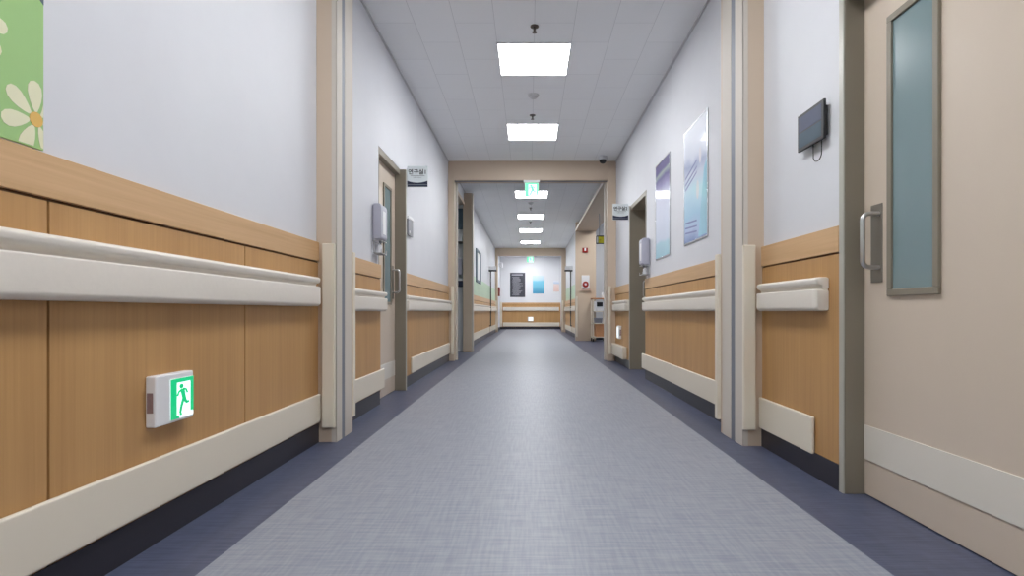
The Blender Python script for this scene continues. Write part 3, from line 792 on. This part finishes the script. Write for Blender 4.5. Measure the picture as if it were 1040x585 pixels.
# far left wall: green film band, framed picture
def band(name, X, i, y0, y1, label):
    return tag(build(name, box(X, X+i*0.003, y0, y1, 1.06, 1.46), M['muralgreen']), label, 'wall film')
band('green_wall_film', XL, 1, 10.0, 18.9, 'pale green film band on the left wall below the blue-framed picture')
band('green_wall_film', XR, -1, 13.56, 18.9, 'pale green film band on the right wall beyond the fire alarm pillar')
t = thing('picture_frame', 'white picture in a slate blue frame on the far left wall', 'picture', (XL, 12.6, 1.36))
f = MB()
for bx in ((12.05, 13.15, 1.36, 1.42), (12.05, 13.15, 2.04, 2.10), (12.05, 12.2, 1.42, 2.04), (13.0, 13.15, 1.42, 2.04)): f.box(XL, XL+0.025, *bx)
build('frame', f, M['slate'], t, bevel=0.003)
build('picture', box(XL, XL+0.012, 12.2, 13.0, 1.42, 2.04), M['white'], t)

# slim dark posts with a bracket box
def post(X, i, y, label):
    t = thing('bracket_post', label, 'wall post', (X, y, 0.3))
    build('post', box(X+i*0.035, X+i*0.068, y+0.04, y+0.06, 0.28, 1.98), M['postgrey'], t, bevel=0.003)
    build('foot_bracket', box(X+i*0.0, X+i*0.068, y+0.035, y+0.065, 0.28, 0.31), M['postgrey'], t, bevel=0.003)
    build('arm', box(X, X+i*0.23, y-0.02, y+0.07, 1.87, 1.91), M['black'], t, bevel=0.002)
    build('sensor_box', box(X, X+i*0.21, y-0.03, y+0.09, 1.91, 2.02), M['detector'], t, bevel=0.006)
post(XL, 1, 15.95, 'slim dark post with a pale box on top, left wall')
post(XR, -1, 15.95, 'slim dark post with a pale box on top, right wall')
# small fittings near the corridor end
t = thing('call_box', 'dark red wall box on the left wall close to the end', 'alarm box', (XL, 20.8, 1.28))
build('body', box(XL, XL+0.06, 20.6, 21.0, 1.28, 1.62), M['darkred'], t, bevel=0.01)
build('button_cover', MB().lathe((XL+0.06, 20.8, 1.50), [(0.05, 0), (0.05, 0.012)], 'x', 20), M['red'], t)
t = thing('wall_speaker', 'small white wall speaker high in the left end corner', 'speaker', (XL+0.02, 21.6, 2.42))
build('body', box(XL, XL+0.13, 21.5, 21.7, 2.42, 2.62), M['white'], t, bevel=0.03)
build('grille', box(XL+0.02, XL+0.11, 21.494, 21.502, 2.45, 2.59), M['detector'], t)

# ------------------------------------------------------------------ first pillar of the alcove: alarm fittings
Y0 = 13.4
t = thing('alarm_strobe', 'small red alarm strobe with white centre high on the tan pillar', 'alarm', (1.35, Y0, 2.14))
build('base', box(1.29, 1.42, Y0-0.03, Y0, 2.14, 2.26), M['red'], t, bevel=0.008)
build('lens', box(1.335, 1.375, Y0-0.045, Y0-0.028, 2.18, 2.25), M['white'], t, bevel=0.004)
t = thing('fire_alarm_panel', 'white alarm panel with a round red call point on the tan pillar', 'fire alarm', (1.37, Y0, 1.26))
build('plate', box(1.27, 1.46, Y0-0.03, Y0, 1.26, 1.59), M['white'], t, bevel=0.008)
c = MB().lathe((1.365, Y0-0.03, 1.37), [(0.075, 0), (0.075, -0.012), (0.06, -0.022), (0.05, -0.022)], 'y', 28)
ring = build('call_point', c, M['red'], t, smooth=True)
build('press_button', MB().lathe((1.365, Y0-0.05, 1.37), [(0.028, 0), (0.024, -0.010)], 'y', 20), M['white'], ring)
tag(build('pillar_ledge', box(1.24, 1.50, Y0-0.05, Y0, 1.225, 1.245), mat('blush_ledge', srgb(205, 170, 158), 0.5, var=0.02), bevel=0.004), 'thin pinkish ledge under the fire alarm panel', 'ledge')

# yellow hanging sign in the alcove
ys = 11.0
t = thing('hanging_sign', 'yellow sign in a dark housing hanging in the alcove mouth', 'sign', (1.45, ys, 2.06))
build('housing', box(1.335, 1.545, ys-0.03, ys+0.03, 2.06, 2.225), M['black'], t, bevel=0.004)
build('face', box(1.375, 1.540, ys-0.034, ys-0.028, 2.075, 2.200), M['yellow'], t, bevel=0.002)
build('side_lens', box(1.345, 1.368, ys-0.034, ys-0.028, 2.075, 2.20), M['paperwhite'], t)
text('lettering', '\u2190 \u2192', 0.07, (1.457, ys-0.035, 2.135), (1, 0, 0), (0, 0, 1), mat('sign_brown_ink', srgb(150, 130, 30), 0.5, var=0.02), t)
build('hanger_rod', MB().tube([(1.40, ys, 2.22), (1.40, ys, 2.67)], 0.006, 8), M['greyp'], t, smooth=True)
build('hanger_plate', box(1.49, 1.525, ys-0.02, ys+0.02, 2.22, 2.665), M['black'], t, bevel=0.006)

# cart in the alcove
cx0, cx1, cy0, cy1 = 1.49, 1.80, 13.0, 13.4+0.45
cy0, cy1 = 12.95, 13.35
cx0, cx1 = 1.49, 1.80
t = thing('medical_cart', 'small cream cart with a printer and shelves in the alcove', 'cart', ((cx0+cx1)/2, (cy0+cy1)/2, 0))
for x in (cx0, cx1-0.025):
    for y in (cy0, cy1-0.025):
        build('upright', box(x, x+0.025, y, y+0.025, 0.08, 1.0), M['bumper'], t, bevel=0.003)
        wh = MB().lathe((x+0.0025, y+0.0125, 0.04), [(0.038, 0), (0.038, 0.02)], 'x', 20)
        build('caster', wh, M['black'], t, smooth=True)
        build('caster_fork', box(x+0.004, x+0.022, y+0.004, y+0.02, 0.07, 0.09), M['steel'], t)
for z in (0.10, 0.42, 0.70): build('shelf', box(cx0, cx1, cy0, cy1, z, z+0.02), M['bumper'], t, bevel=0.003)
build('top_tray', box(cx0-0.01, cx1+0.01, cy0-0.01, cy1, 1.0, 1.03), M['orange_wood'], t, bevel=0.003)
build('drawer_box', box(cx0+0.08, cx1-0.03, cy0+0.03, cy1-0.03, 0.12, 0.42), M['orange_wood'], t, bevel=0.003)
t2 = thing('label_printer', 'white printer with a black window on the alcove cart', 'printer', (1.66, 13.1, 0.72))
build('body', box(1.545, 1.765, 12.96, 13.28, 0.72, 0.96), M['white'], t2, bevel=0.012)
build('window', box(1.585, 1.725, 12.952, 12.962, 0.83, 0.93), M['black'], t2, bevel=0.003)
t3 = thing('storage_basket', 'small grey basket on the middle shelf of the alcove cart', 'basket', (1.63, 13.1, 0.44))
build('body', MB().loft([[(1.63+sx*a, 13.13+sy*0.13, z) for sx, sy in ((-1, -1), (1, -1), (1, 1), (-1, 1))] for a, z in ((0.08, 0.441), (0.10, 0.55))]), M['greyp'], t3, bevel=0.004)
build('rim', box(1.525, 1.735, 12.995, 13.265, 0.55, 0.562), M['lilac'], t3, bevel=0.003)
t4 = thing('spray_bottle', 'small white pump bottle on top of the alcove cart', 'bottle', (1.74, 13.05, 1.03))
build('body', MB().lathe((1.74, 13.05, 1.03), [(0.03, 0), (0.032, 0.01), (0.032, 0.10), (0.012, 0.125), (0.012, 0.14)], 'z', 18), M['white'], t4, smooth=True)
build('pump', MB().lathe((1.74, 13.05, 1.17), [(0.015, 0), (0.015, 0.02), (0.006, 0.022), (0.006, 0.045)], 'z', 14), M['detector'], t4, smooth=True)

# ------------------------------------------------------------------ glass door and side-room wall items
t = sempty('door_4', (-1.29, 9.05, 0))
for a, b in ((8.25, 9.05), (9.05, 9.85)):
    f = MB(); x0, x1 = (-1.29, -1.265)
    if a < 9: x0, x1 = (-1.32, -1.295)
    for bx in ((a, b, 0.01, 0.09), (a, b, 2.53, 2.62), (a, a+0.04, 0.09, 2.53), (b-0.04, b, 0.09, 2.53)): f.box(x0, x1, *bx)
    lf = struct('leaf_frame', f, M['alu'], t, bevel=0.002)
    struct('glass_pane', box((x0+x1)/2-0.003, (x0+x1)/2+0.003, a+0.04, b-0.04, 0.09, 2.53), M['glass'], lf)
# things on the side-room wall just past the glass
yy = 10.0
t = thing('sanitizer_dispenser', 'lilac dispenser in the glass entrance on the left', 'dispenser', (-1.25, yy, 1.38))
build('cover', box(-1.30, -1.20, yy-0.09, yy, 1.38, 1.67), M['lilac'], t, bevel=0.01)
build('nozzle', box(-1.27, -1.23, yy-0.06, yy-0.02, 1.34, 1.38), M['greyp'], t)
t = thing('leaflet_holder', 'navy leaflet holder in the glass entrance on the left', 'holder', (-1.25, yy, 1.16))
build('holder', box(-1.305, -1.195, yy-0.07, yy, 1.16, 1.27), M['navy'], t, bevel=0.004)
build('leaflets', box(-1.295, -1.205, yy-0.055, yy-0.02, 1.265, 1.31), M['white'], t)
t = thing('wall_shelf', 'dark shelf with a white box high in the glass entrance', 'shelf', (-1.25, yy, 1.94))
build('shelf_board', box(-1.31, -1.19, yy-0.16, yy, 1.94, 1.965), M['black'], t)
build('white_box', box(-1.30, -1.20, yy-0.14, yy-0.02, 1.965, 2.10), M['white'], t, bevel=0.004)
tag(build('window_blind', box(-1.31, -1.19, yy-0.03, yy, 2.20, 2.58), M['slate'], bevel=0.004), 'dark blue-grey blind high in the glass entrance', 'blind')
